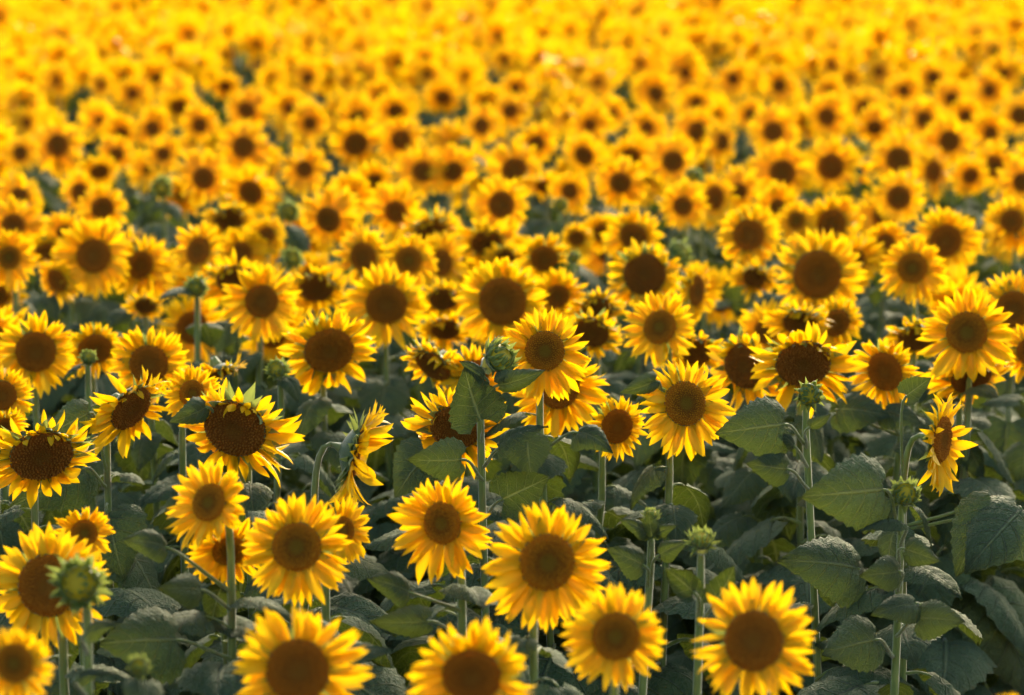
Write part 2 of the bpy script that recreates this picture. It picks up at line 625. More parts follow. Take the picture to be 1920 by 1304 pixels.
def stem_path(B, n, rs, neck=0.09, drop=0.17):
    """from the back of the head down to the soil"""
    nh = Vector((n.x, n.y, 0))
    nh = nh.normalized() if nh.length > 0.05 else Vector((0, -1, 0))
    hl = Vector((n.x, n.y, 0)).length
    S = Vector((B.x - nh.x * neck * 1.2 * hl, B.y - nh.y * neck * 1.2 * hl, B.z - drop))
    pts = bezier(B, B - n * neck * 1.15 + Vector((0, 0, 0.02)), S + Vector((0, 0, drop * 0.6)), S, 8)
    G = Vector((S.x + rs.gauss(0, .05), S.y + rs.gauss(0, .05), 0))
    m = S.lerp(G, 0.45) + Vector((rs.gauss(0, .018), rs.gauss(0, .018), 0))
    for t in (0.12, 0.28, 0.45, 0.62, 0.8, 1.0):
        q = S.lerp(G, t)
        w = 4 * t * (1 - t)
        pts.append(q + (m - S.lerp(G, 0.45)) * w)
    return pts, S, G


def leaf_spec(rs, S, G, n, top, low=0.45, size=1.0):
    """(variant, matrix) for each leaf up the stem, biggest in the middle"""
    out = []
    a = rs.uniform(0, 6.28)
    for i in range(n):
        f = i / max(1, n - 1)
        z = low + (top - low) * f ** 0.8
        t = (S.z - z) / S.z if z < S.z else 0.0
        c = S.lerp(G, t)
        a += 2.4 + rs.uniform(-.35, .35)
        L = (0.19 + 0.09 * math.sin(math.pi * min(1, 0.30 + f * 0.68))) * (1 - 0.42 * f ** 4) * rs.uniform(0.68, 1.08) * size
        M = (Matrix.Translation((c.x, c.y, z)) @ Matrix.Rotation(a, 4, 'Z') @
             Matrix.Rotation(rs.gauss(0, .16), 4, 'X') @ Matrix.Rotation(rs.uniform(-.10, .45), 4, 'Y') @
             Matrix.Diagonal((L, L * rs.uniform(.92, 1.12), L, 1)))
        out.append((rs.randrange(14), M))
    return out


def build_leaves(root, specs, base):
    inv = Matrix.Translation(-base)
    for k, M in specs:
        lf = obj("leaf", LEAF_ME[k], root, inv @ M)
        obj("leaf_stalk", STALK_ME[k], lf)


def plant_root(name, G, label, cat, group):
    o = bpy.data.objects.new(name, None)
    o.empty_display_size = 0.1
    COL.objects.link(o)
    o.location = (G.x, G.y, 0)
    tag(o, label, cat, group)
    return o


def hand_leaf(root, S, G, k, bx, by, tx, ty, wid=1.0, roll=0.0, var=0, fwd=0.06):
    """a leaf that can be picked out in the photo: its base and tip, at the depth of its plant"""
    C = Vector((0, 0, CAM_Z))
    b = C + ray(bx, by) * (k - 0.03)
    t = C + ray(tx, ty) * (k - 0.03 - fwd)
    x = (t - b); L = x.length; x.normalize()
    n = Vector((0, -1, 0.45)); n = (n - x * n.dot(x)).normalized()
    y = n.cross(x)
    M = Matrix(((x.x, y.x, n.x, b.x), (x.y, y.y, n.y, b.y), (x.z, y.z, n.z, b.z), (0, 0, 0, 1)))
    M = Matrix.Translation((-G.x, -G.y, 0)) @ M @ Matrix.Rotation(R(roll), 4, 'X') @ Matrix.Diagonal((L, L * wid, L, 1))
    lf = obj("leaf", HAND_ME[var], root, M)
    z = min(S.z, b.z - 0.06)
    f = (S.z - z) / S.z
    a = S.lerp(G, f)
    pts = bezier(a, a.lerp(b, .5) + Vector((0, 0, .0)), b - x * 0.03, b, 8)
    st = tube([tuple(p) for p in pts], [.0042 - .0002 * i for i in range(8)], 6)
    o = obj("leaf_stalk", mesh("leaf_stalk", st.xf(M.inverted() @ Matrix.Translation((-G.x, -G.y, 0))), M_STEM), lf)


# shared joined rings for flowers whose petals are too small to tell apart
def ring_mesh(seed, style, ratio):
    rs = random.Random(seed)
    gs = [PETAL_LO[k].xf(M, rs.random()) for k, M in petal_layout(rs, ratio, 1.0, style, 32, 27)]
    return mesh("petals", join(gs), M_PETAL)


RINGS = {}


def ring(style, ratio, seed):
    q = (style, round(ratio * 20) / 20, seed % 3)
    if q not in RINGS:
        RINGS[q] = ring_mesh(hash((ord(style), q[1] * 20, q[2])) % 9999, style, q[1])
    return RINGS[q], q[1]


def bract_ring(seed):
    rs = random.Random(seed)
    return mesh("bracts", join([BRACT_GEO[k].xf(M, rs.random()) for k, M in bract_layout(rs, 1.0)]), M_BRACT)


BRACT_RINGS = [bract_ring(s) for s in (11, 12, 13)]


def foliage_mesh(seed):
    rs = random.Random(seed)
    S, G = Vector((0, 0, 1.4)), Vector((0, 0, 0))
    gs = []
    for k, M in leaf_spec(rs, S, G, 12, 1.42, 0.45, 1.05):
        b, s = LEAF_LO[k % 6]
        s.mi = [1] * len(s.f)
        rr = rs.random()
        gs += [b.xf(M, rr), s.xf(M, rr)]
    return mesh("leaves", join(gs), [M_LEAF, M_STEM])


FOLIAGE = [foliage_mesh(s) for s in range(5)]
PLANTS = []          # (px, py, outer px, distance, x, y) of every plant set by hand


def sunflower(px, py, outer, ratio, yaw, pitch, dz, style, label, group, near=True, n_leaves=20):
    rs = random.Random(int(px * 31 + py * 17 + outer))
    P, dist = head_point(px, py, dz)
    D = outer * dist / F
    oR = D / 2
    dR = oR * ratio
    M, n = head_matrix(P, R(yaw), R(pitch) - PITCH)
    B = P - n * dR * 0.6
    pts, S, G = stem_path(B, n, rs, 0.03 + 0.28 * dR)
    root = plant_root("sunflower", G, label, "sunflower", group)
    inv = Matrix.Translation((-G.x, -G.y, 0))
    rad = [0.0056 + 0.0032 * min(1, i / 9) for i in range(len(pts))]
    rad = [q * rs.uniform(.93, 1.07) for q in rad]
    rad[0] = 0.011
    obj("stem", mesh("stem", tube([tuple(p - Vector((G.x, G.y, 0))) for p in pts], rad, 8), M_STEM), root)
    hd = obj("flower_head", CALYX_ME, root, inv @ M @ Matrix.Diagonal((dR, dR, dR, 1)))
    obj("disc", (DISC_ME if near else DISC_LO)[style], hd, Matrix.Rotation(rs.uniform(0, 6), 4, 'Z'))
    if near:
        for k, Q in petal_layout(rs, 1.0, 1.0 / ratio, style, rs.randint(30, 35), rs.randint(26, 31)):
            obj("petal", PETAL_ME[k], hd, Q)
        if style == 'd' or pitch > 28 or abs(yaw) > 40:
            for k, Q in bract_layout(rs, 1.0, style == 'd'):
                obj("bract", BRACT_ME[k], hd, Q)
        else:
            b = obj("bracts", BRACT_RINGS[rs.randrange(3)], hd)
            b['kind'] = 'stuff'
        build_leaves(root, leaf_spec(rs, S, G, n_leaves, S.z + 0.02), Vector((G.x, G.y, 0)))
        for h in HAND.get((px, py), ()):
            hand_leaf(root, S, G, dist, *h)
    else:
        me, q = ring(style, ratio, rs.randrange(99))
        p = obj("petals", me, hd, Matrix.Rotation(rs.uniform(0, 6), 4, 'Z') @ Matrix.Diagonal((1 / q / 1.0, 1 / q, 1 / q, 1)))
        p['kind'] = 'stuff'
        l = obj("leaves", FOLIAGE[rs.randrange(5)], root,
                inv @ Matrix.Translation((S.x, S.y, 0)) @ Matrix.Rotation(rs.uniform(0, 6), 4, 'Z') @ Matrix.Diagonal((1, 1, S.z / 1.4, 1)))
        l['kind'] = 'stuff'
    PLANTS.append((px, py, outer, dist, G.x, G.y))
    return root


# ---- bud: green ball of overlapping pointed bracts, yellow in the middle
def bud_core_geo():
    V, T = [], []
    seg, prof = 16, [(0.0, -0.85), (0.35, -0.78), (0.75, -0.45), (0.92, 0.0), (0.8, 0.38), (0.5, 0.58), (0.2, 0.62), (0.0, 0.60)]
    for r, z in prof:
        for k in range(seg):
            th = 2 * math.pi * k / seg
            V.append((r * math.cos(th), r * math.sin(th), z)); T.append(0.2 if z < 0.3 else 1.0)
    Fc = [(j * seg + k, j * seg + (k + 1) % seg, (j + 1) * seg + (k + 1) % seg, (j + 1) * seg + k)
          for j in range(len(prof) - 1) for k in range(seg)]
    g = Geo(V, Fc, T)
    g.mi = [0 if i < seg * 3 else 1 for i in range(len(Fc))]
    return g


BUD_ME = mesh("bud", bud_core_geo(), [M_CALYX, M_BUDCORE])


def sunflower_bud(px, py, d, yaw, pitch, dz, openness, label, near=True, n_leaves=11, low=0.35):
    rs = random.Random(int(px * 13 + py * 7))
    P, dist = head_point(px, py, dz)
    r = d * dist / F / 2
    M, n = head_matrix(P, R(yaw), R(pitch) - PITCH)
    B = P - n * r * 0.7
    pts, S, G = stem_path(B, n, rs, 0.022, 0.08)
    root = plant_root("sunflower_bud", G, label, "flower bud", "unopened sunflower buds")
    inv = Matrix.Translation((-G.x, -G.y, 0))
    rad = [0.0056 + 0.0028 * min(1, i / 9) for i in range(len(pts))]
    rad[0], rad[1] = r * 0.5, r * 0.32
    obj("stem", mesh("stem", tube([tuple(p - Vector((G.x, G.y, 0))) for p in pts], rad, 8), M_STEM), root)
    hd = obj("bud", BUD_ME, root, inv @ M @ Matrix.Diagonal((r * .76, r * .76, r * .76, 1)))
    for layer, (n_, rr, zz, e0, L) in enumerate(((11, 0.66, -0.50, 0.60, 1.10), (13, 0.84, -0.25, 0.95, 1.10), (14, 0.90, 0.02, 1.35, 1.0), (13, 0.80, 0.28, 1.75, 0.80), (10, 0.58, 0.46, 1.95, 0.60))):
        for i in range(n_):
            a = (i + rs.uniform(-.2, .2) + 0.5 * layer) * 2 * math.pi / n_
            e = e0 - openness * 0.7 + rs.uniform(-.34, .30)
            s = L * rs.uniform(.85, 1.2)
            Q = (Matrix.Rotation(a, 4, 'Z') @ Matrix.Translation((rr, 0, zz)) @ Matrix.Rotation(-e, 4, 'Y') @ Matrix.Diagonal((s, s * 0.85, s, 1)))
            obj("bract", BRACT_ME[rs.choice((1, 3, 0, 3) if layer > 0 else (0, 4, 2, 1))], hd, Q)
    if near:
        hl = HAND.get((px, py), ())
        build_leaves(root, leaf_spec(rs, S, G, n_leaves, S.z - (0.30 if hl else -0.06), low, 0.85), Vector((G.x, G.y, 0)))
        for h in hl:
            hand_leaf(root, S, G, dist, *h)
    else:
        l = obj("leaves", FOLIAGE[rs.randrange(5)], root, inv @ Matrix.Translation((S.x, S.y, 0)) @ Matrix.Diagonal((1, 1, S.z / 1.4, 1)))
        l['kind'] = 'stuff'
    PLANTS.append((px, py, d, dist, G.x, G.y))
    return root, S, G, r


# ------------------------------------------------------------------ ground
gs_ = 1200.0
nn = 24
gv = [(-gs_ / 2 + gs_ * i / nn, -60 + gs_ * j / nn, 0) for j in range(nn + 1) for i in range(nn + 1)]
g_o = obj("ground", mesh("ground", Geo(gv, grid_faces(nn + 1, nn + 1)), M_SOIL))
g_o['kind'] = 'structure'
g_o['label'] = 'dry brown soil of the field beneath the sunflowers'

# ------------------------------------------------------------------ sunflowers one can tell apart
# px, py (disc centre in the photo), petal-tip diameter, disc ratio, yaw (+ right), pitch (+ down), height offset, style, label
SF = [
 # bottom rows
 (558, 1258, 258, .47, 2, 0, -.02, 'm', "large bright sunflower cut by the bottom edge, left of centre"),
 (884, 1268, 235, .48, 2, 14, 0, 'm', "sunflower cut by the bottom edge with a few petals folded over its disc"),
 (1154, 1194, 192, .48, -8, 4, 0, 'f', "sunflower overlapping the lower right petals of the wide one at bottom centre"),
 (1026, 1055, 240, .46, 3, 6, .02, 'f', "wide round sunflower at bottom centre with long petals to both sides"),
 (1413, 1202, 240, .48, -10, -4, 0, 'm', "large bright sunflower standing alone at bottom right among dark leaves"),
 (829, 982, 192, .43, -22, 6, .02, 'f', "tilted sunflower facing left, just left of the tall central bud stem"),
 (556, 1026, 205, .46, 0, 0, .02, 'f', "round face-on sunflower, right of three clustered heads at lower left"),
 (392, 943, 172, .44, -20, -4, .08, 'f', "sunflower with narrow oval disc on a tall bare stem at lower left"),
 (429, 1034, 150, .44, 14, 22, -.03, 'f', "half-hidden sunflower hanging below the oval-disc head at lower left"),
 (642, 995, 130, .42, 35, 4, -.03, 'f', "sunflower facing right, mostly hidden behind the round face-on head"),
 (90, 1098, 238, .50, -12, -2, -.04, 'm', "big sunflower at left with a green bud in front of its disc"),
 (158, 1000, 114, .46, 8, -4, 0, 'f', "small sunflower peeping above the big head behind the left bud"),
 (27, 1244, 150, .50, -6, 0, .06, 'f', "sunflower at the bottom left corner below the budded head"),
 (1890, 1372, 150, .45, -10, 10, 0, 'f', "sunflower showing only petal tips at the bottom right edge"),
 # middle rows, left
 (78, 855, 215, .56, 20, 36, .02, 'd', "drooping sunflower with wide dark slanted disc at the left edge"),
 (440, 805, 226, .53, -12, 26, 0, 'd', "sunflower with large tilted dark disc and ragged curling petals, left of centre"),
 (246, 766, 188, .50, 46, 28, .03, 'd', "nodding sunflower facing right with orange-tipped bracts along its top"),
 (360, 738, 115, .45, 18, 6, .03, 'f', "small sunflower squeezed above the tilted dark-disc head, left of centre"),
 (279, 683, 152, .49, -4, 10, .0, 'm', "sunflower half covered by the nodding head with orange-tipped bracts"),
 (67, 660, 160, .49, 3, 10, 0, 'm', "round sunflower with notched disc near the left edge, half way down"),
 (178, 655, 118, .55, 14, 26, -.03, 'm', "sunflower behind a small green bud, right of the notched-disc head"),
 (414, 700, 118, .5, 50, 62, .0, 'd', "bowed sunflower showing its green back above hanging petals, left of centre"),
 (3, 742, 125, .46, 10, 8, 0, 'm', "sunflower cut by the left edge below the notched-disc head"),
 (6, 800, 95, .45, 20, 40, -.03, 'm', "small drooping sunflower at the left edge, lower of two cut heads"),
 (617, 658, 188, .50, 12, 16, .02, 'm', "large sunflower with dark wide disc and stray petals over its top, left centre"),
 (668, 848, 205, .52, 90, 24, .03, 's', "sunflower seen from the side, facing right, with hooked green neck"),
 (490, 565, 152, .42, 4, 4, .02, 'm', "round golden sunflower on a visible stem, upper left of centre"),
 (441, 527, 140, .5, -6, 40, 0, 'd', "shaded sunflower tucked behind the left side of the round golden one"),
 (593, 540, 132, .5, 4, 42, -.02, 'd', "drooping dark sunflower just right of the round golden one"),
 (272, 574, 78, .5, 0, 48, -.06, 'd', "small orange sunflower hanging under a grey-green leaf at left"),
 (175, 480, 152, .44, -6, -4, .02, 'm', "tall bright sunflower at upper left with finely pointed petals"),
 (262, 497, 130, .42, 25, 12, -.04, 'm', "sunflower showing only yellow petals behind the tall bright one"),
 (107, 527, 92, .5, -20, 20, -.05, 'm', "sunflower peeping out below left of the tall bright one"),
 (86, 474, 85, .5, 6, 24, -.06, 'm', "sunflower disc half hidden left of the tall bright one"),
 (17, 483, 118, .38, -4, 0, .02, 'f', "sunflower at the left edge level with the tall bright one"),
 (372, 471, 116, .48, -24, -8, .03, 'm', "leaning sunflower with slanted oval disc above the small round bud"),
 (452, 474, 108, .4, 10, 10, -.05, 'm', "sunflower half hidden behind the leaning one with slanted disc"),
 (500, 440, 75, .42, 0, 0, 0, 'm', "small neat round sunflower in the upper left middle"),
 (430, 412, 104, .55, 6, 34, 0, 'd', "sunflower with broken dark disc, left of the small neat one"),
 # middle rows, centre
 (855, 803, 192, .50, -6, 24, 0, 'd', "sunflower with big dark disc crossed by the tall central bud stem"),
 (1021, 659, 176, .44, 10, 2, .18, 'f', "sharp sunlit sunflower at the centre, in front of another head"),
 (1050, 730, 182, .44, 12, 12, 0, 'm', "sunflower mostly covered by the sharp sunlit one at centre"),
 (888, 702, 135, .44, 12, 20, -.02, 'm', "sunflower hidden behind the big hanging leaf of the central bud"),
 (812, 686, 142, .54, -38, 34, 0, 'd', "nodding sunflower facing left beside the central bud leaf"),
 (1109, 624, 125, .54, -10, 34, -.02, 'd', "dark-disc nodding sunflower right behind the sharp central one"),
 (1157, 800, 122, .55, 12, 8, -.02, 'm', "sunflower with bare dark disc below right of the sharp central pair"),
 (942, 566, 182, .51, 0, 8, .02, 'm', "large round sunflower with broad dark disc directly above the centre"),
 (1045, 556, 112, .42, 14, 14, -.05, 'm', "sunflower half hidden at the right side of the large round upper one"),
 (724, 571, 165, .48, -6, 10, .0, 'm', "broad sunflower left of the large round one above the centre"),
 (831, 562, 105, .5, 6, 40, -.05, 'd', "dark disc showing in the gap between two large round heads"),
 (836, 618, 112, .5, -4, 44, -.08, 'd', "lowest drooping head between the two broad upper central sunflowers"),
 (681, 483, 130, .46, -28, 12, 0, 'm', "sunflower with slanted disc, left of the green-eyed small one"),
 (766, 488, 108, .48, 0, 0, .03, 'f', "small sunflower with green-eyed disc, upper centre left"),
 (828, 493, 125, .42, 22, 6, -.04, 'm', "sunflower half hidden behind the green-eyed small one"),
 (809, 434, 122, .5, 4, 40, 0, 'd', "flattened drooping sunflower above the green-eyed small one"),
 (912, 455, 132, .45, 0, 34, -.02, 'd', "shaded sunflower with a leaf across its disc, above the large round one"),
 (947, 483, 84, .46, 4, 28, -.05, 'd', "small shaded sunflower just below the one with leaf across its disc"),
 (1020, 485, 108, .5, 4, 22, 0, 'm', "sunflower with wide low disc beside a tiny round green bud"),
 (1131, 437, 92, .44, -12, 20, -.04, 'm', "sunflower overlapped by its right neighbour near upper centre right"),
 (1188, 445, 124, .46, -22, 16, 0, 'm', "sunflower with slanted disc above the heart-shaped dark disc"),
 (1081, 447, 66, .5, -4, 24, -.04, 'm', "tiny dark sunflower left of the overlapped pair, upper centre right"),
 (1209, 515, 146, .56, 4, 16, .02, 'd', "sunflower whose dark disc looks heart-shaped beneath a curled leaf"),
 (1306, 545, 118, .5, 60, 8, 0, 'm', "sunflower seen from the side right of the heart-shaped disc"),
 (1120, 580, 118, .5, 0, 42, 0, 'd', "sunflower peering over the nodding head behind the sharp central one"),
 (1237, 614, 145, .46, -18, -4, .05, 'f', "crisp sunflower with slanted disc and thin straight petals, right of centre"),
 (1305, 660, 115, .55, -4, 30, -.03, 'd', "dark-disc sunflower hidden behind the crisp heads right of centre"),
 (1285, 757, 186, .46, 18, -6, .05, 'f', "sharp sunflower with oval disc and long pointed petals, right of centre"),
 # middle rows, right
 (1397, 687, 172, .52, -24, 14, 0, 'd', "sunflower with tall dark disc partly behind the bract-topped head at right"),
 (1506, 683, 208, .50, -2, 22, .04, 'd', "wide sunflower with green bracts folded along its top, above a round bud"),
 (1659, 697, 146, .52, -20, 10, .0, 'm', "sunflower with tilted oval disc between the bract-topped and far right heads"),
 (1813, 624, 182, .44, -10, 0, .10, 'f', "crisp full sunflower with fine spiral disc at far right"),
 (1822, 708, 160, .5, 10, 36, -.02, 'd', "drooping sunflower hidden beneath the crisp full one at far right"),
 (1766, 825, 192, .48, 64, 12, .04, 'm', "sunflower seen from the side with green back, at right above dark leaves"),
 (1718, 634, 122, .55, 4, 46, -.02, 'd', "dark drooping sunflower left of the crisp full one at far right"),
 (1500, 605, 132, .5, 0, 52, 0, 'd', "bowed sunflower just above the bract-topped wide head"),
 (1568, 606, 112, .5, 16, 18, -.02, 'm', "sunflower half hidden right of the bowed head, above the bract-topped one"),
 (1901, 580, 152, .46, -8, 12, .03, 'm', "sunflower cut by the right edge behind the crisp full one"),
 (1932, 660, 120, .45, -6, 10, 0, 'm', "sunflower showing only petals at the right edge below its neighbour"),
 (1711, 503, 128, .46, -22, 4, .08, 'f', "crisp sunflower with tilted oval disc in front of a large round one, upper right"),
 (1773, 452, 134, .48, 4, 4, .0, 'm', "large round sunflower behind the crisp tilted one, upper right"),
 (1533, 515, 180, .51, -4, 8, .02, 'm', "largest round sunflower of the upper right, with broad dark disc"),
 (1600, 492, 125, .42, 22, 14, -.04, 'm', "sunflower half hidden behind the right side of the largest upper right head"),
 (1415, 520, 98, .45, 0, 30, -.05, 'd', "shaded sunflower with a leaf over its face, left of the largest upper right head"),
 (1404, 441, 128, .48, 4, 0, .02, 'm', "round sunflower with clear dark disc above left of the largest upper right head"),
 (1493, 414, 82, .42, 4, 2, .02, 'f', "small neat sunflower between two bigger heads, upper right"),
 (1559, 420, 126, .46, 8, 10, 0, 'm', "sunflower with notched dark disc, right of the small neat upper right one"),
 (1660, 455, 92, .4, 0, 6, 0, 'm', "small sunflower between the notched-disc head and the large round one"),
 (1897, 415, 108, .42, -10, 4, .02, 'm', "sunflower with a pale curl over its disc near the right edge"),
]
# blurred rows further back: px, py, diameter, ratio, yaw, pitch
BACK = [
 (25,424,112,.42,0,14),(121,436,80,.4,0,16),(615,412,125,.4,2,14),(742,398,110,.42,-6,12),
 (38,288,76,.40,-10,0),(108,273,112,.40,0,0),(218,290,76,.38,4,6),(286,241,86,.36,0,0),(306,289,82,.34,0,0),(374,235,84,.38,0,0),
 (248,176,74,.32,0,2),(456,276,112,.40,-4,2),(462,208,92,.40,-18,14),(337,200,82,.45,0,40),(382,335,104,.42,4,8),(193,391,104,.44,2,10),
 (35,372,104,.40,0,4),(150,362,88,.46,-28,6),(187,322,84,.45,4,40),(422,162,72,.38,0,34),(577,146,78,.33,0,0),(581,232,86,.33,0,0),
 (667,270,116,.43,0,16),(670,220,86,.40,0,20),(752,262,98,.41,0,4),(742,208,82,.42,0,28),(571,318,96,.36,0,0),(792,322,110,.38,-6,2),
 (850,322,98,.42,20,12),(830,183,78,.41,0,26),(903,237,84,.40,-6,4),(801,140,58,.30,0,4),(470,361,112,.46,-16,26),(657,374,104,.36,6,16),
 (940,384,118,.46,-14,6),(105,152,62,.26,0,6),(190,160,62,.28,0,6),(50,230,66,.28,-10,6),(710,180,68,.3,-20,10),(542,203,70,.36,14,14),
 (228,250,76,.40,0,34),(910,194,70,.32,0,24),(957,208,80,.38,0,6),(945,112,62,.28,8,4),(967,165,70,.30,0,4),
 (1375,148,78,.34,0,0),(1461,161,78,.37,-12,4),(1230,176,92,.36,0,2),(1305,192,78,.35,0,18),(1146,215,78,.38,-14,8),(1106,235,84,.32,0,0),
 (1213,240,82,.34,0,2),(1308,246,102,.38,0,18),(1095,292,92,.44,-18,2),(1180,296,102,.46,0,18),(1262,303,104,.41,0,2),(1355,266,82,.42,34,10),
 (1450,248,108,.38,2,-2),(1622,205,98,.39,2,2),(1550,220,88,.42,-26,6),(1467,324,122,.42,0,2),(1558,313,112,.46,-6,10),(1685,300,118,.43,0,0),
 (1780,265,104,.41,-12,6),(1750,322,102,.42,24,8),(1857,249,84,.36,0,2),(1863,312,94,.46,-26,10),(1912,217,92,.40,0,4),(1917,342,94,.41,-6,4),
 (1685,371,108,.44,0,4),(1280,387,94,.42,0,0),(1340,371,106,.44,24,8),(1460,391,94,.42,-8,14),(1163,343,102,.42,-10,10),(1068,358,88,.38,4,18),
 (965,321,114,.46,-6,12),(1200,120,62,.24,0,2),(1120,154,64,.26,0,4),(1340,92,52,.2,0,4),(1558,122,64,.28,0,4),(1648,135,68,.30,0,2),
 (1593,147,58,.26,14,4),(1695,170,76,.34,-16,10),(1750,145,76,.38,0,12),(1785,186,80,.38,-10,22),(1855,170,80,.36,-20,10),(1883,138,72,.32,0,6),
 (1733,225,90,.40,-34,6),(1557,170,66,.30,0,10),(1407,215,74,.34,-8,12),(1810,218,82,.34,4,20),(1865,98,58,.22,0,2),(1830,92,54,.2,0,6),
 (1820,330,84,.4,12,20),(1385,360,88,.4,20,22),(1005,270,86,.4,8,26),(1640,240,86,.38,-4,30),(700,340,88,.42,10,34),(1020,350,86,.42,-8,34),
]
BUDS = [
 (149, 1094, 100, -6, -4, .06, .7, "spiky green bud with yellow centre in front of the big left sunflower", True),
 (261, 1250, 48, 6, -30, .0, .2, "small round green bud near the bottom left edge", True),
 (935, 672, 80, 52, -22, .20, .25, "tall dark green bud at the centre above a big hanging leaf", True),
 (1518, 740, 58, 4, 6, .12, .0, "tight round green bud in front of the wide bract-topped sunflower", True),
 (1697, 927, 62, 4, -25, .0, .35, "spiky green bud on a tall straight stem at lower right", True),
 (1315, 1014, 56, 0, -62, .0, .8, "pale green opening bud pointing upward, right of bottom centre", True),
 (1221, 966, 34, 0, -70, -.02, .5, "leafy young shoot with a pale pointed tip, left of the opening bud", True),
 (520, 693, 44, -8, -20, .02, .4, "small spiky green bud beside the large dark-disc left-centre sunflower", True),
 (369, 538, 46, 4, 0, .05, .1, "round green bud with yellow centre under the leaning upper left sunflower", True),
 (166, 672, 34, 10, -30, .03, .3, "small green bud before the sunflower right of the notched-disc head", True),
 (1271, 478, 62, 60, -10, .04, .4, "ragged green half-open bud right of the heart-shaped dark disc", True),
 (548, 485, 40, 20, -10, .02, .5, "half-open green bud with short petals above the drooping dark sunflower", True),
 (1075, 483, 28, 0, 0, .02, .0, "tiny round green bud right of the wide low disc, upper centre", True),
 (303, 352, 42, 0, 0, .05, .5, "blurred green bud among yellow heads in the upper left", False),
 (872, 272, 30, 0, 0, .05, .2, "blurred green bud in the background left of the middle line", False),
 (540, 398, 44, 24, 0, .05, .4, "blurred green bud with one yellow side, above the small neat left head", False),
 (1300, 330, 36, 0, 0, .05, .2, "blurred round green bud below a large blurred head, upper right centre", False),
 (1610, 282, 34, 0, -6, .05, .2, "blurred green bud on a pale stem between two big heads, upper right", False),
 (1050, 385, 32, 0, 0, .05, .2, "blurred green bud overlapping a small head, upper centre", False),
 (452, 115, 30, 0, -10, -.03, .3, "blurred olive green bud high in the golden far rows, left", False),
]

# leaves one can pick out in the photo, by the head of their plant: base x, y, tip x, y, width, roll, shape, lean to the viewer
HAND = {
 (935, 672): [(901, 788, 864, 690, 1.15, 180, 2, .02), (864, 862, 764, 866, .85, -25, 0, .05), (940, 838, 1024, 790, .7, -50, 3, .05),
              (943, 936, 1036, 896, 1.0, 200, 0, .04), (936, 722, 1023, 694, .55, 30, 1, .04), (907, 706, 862, 674, .6, 20, 1, .02)],
 (1697, 927): [(1655, 918, 1508, 936, .9, -12, 0, .10), (1698, 1030, 1765, 1050, .8, 20, 1, .04), (1684, 1072, 1615, 1082, .8, -15, 0, .06),
               (1715, 1132, 1636, 1152, .7, 10, 0, .06), (1724, 1160, 1810, 1162, .9, 0, 0, .06), (1640, 1200, 1540, 1222, .9, 0, 2, .08),
               (1690, 985, 1612, 988, .35, 60, 3, .04)],
 (1518, 740): [(1488, 836, 1462, 812, .8, 20, 1, .02), (1468, 796, 1345, 816, .9, -10, 0, .08), (1520, 800, 1560, 776, .6, 30, 1, .02),
               (1475, 880, 1402, 872, .8, -15, 0, .06), (1608, 1066, 1465, 1052, .9, 10, 0, .10)],
 (392, 943): [(309, 1026, 230, 1012, .8, 10, 1, .05), (375, 1106, 300, 1104, .7, -10, 0, .08), (330, 1200, 190, 1210, 1.0, 0, 0, .10)],
 (246, 766): [(166, 775, 82, 820, .8, -20, 0, .06), (155, 880, 20, 955, .8, -10, 0, .10)],
 (440, 805): [(385, 764, 318, 798, .7, -25, 1, .04)],
 (1285, 757): [(1228, 714, 1163, 740, .6, -30, 3, .03)],
 (1659, 697): [(1572, 768, 1672, 776, .9, -10, 0, .06), (1660, 772, 1730, 790, .9, -15, 0, .06)],
 (1021, 659): [(988, 822, 992, 896, 1.25, 0, 2, .04), (1085, 812, 1155, 838, .9, -20, 1, .05)],
 (1766, 825): [(1700, 742, 1745, 706, 1.0, 170, 2, .02), (1868, 948, 1785, 1078, .85, 15, 2, .08), (1915, 955, 1815, 1072, .9, 10, 0, .12)],
 (149, 1094): [(165, 1186, 225, 1160, .6, -20, 1, .02), (150, 1270, 205, 1255, .6, -30, 1, .02)],
 (829, 982): [(765, 1110, 690, 1085, .8, 10, 1, .05), (800, 1165, 690, 1170, .6, -20, 0, .03)],
 (1315, 1014): [(1300, 1110, 1240, 1055, .7, 170, 1, .02), (1340, 1130, 1388, 1055, .7, 180, 1, .02)],
 (1221, 966): [(1222, 1010, 1218, 962, .8, 0, 2, .03), (1212, 1000, 1162, 972, .6, 10, 1, .03), (1230, 1000, 1268, 982, .6, 10, 1, .03), (1205, 1060, 1140, 1030, .8, 0, 0, .05), (1238, 1040, 1290, 1010, .7, 0, 1, .03)],
 (855, 803): [(800, 850, 735, 930, 1.1, 0, 2, .03)],
}

GROUP = "sunflowers in bloom across the field"
for (px, py, od, ra, yw, pt, dz, stl, lab) in SF:
    rb = random.Random(int(px * 5 + py * 3))
    if stl != 's' and abs(yw) < 60:                       # no two heads quite face the same way
        yw += rb.gauss(0, 7) + 0.2 * yw
        pt += rb.gauss(1, 4) + (0.2 * pt if pt < 40 else 0)
    sunflower(px, py, od, ra, yw, pt, dz, stl, lab, GROUP, True)

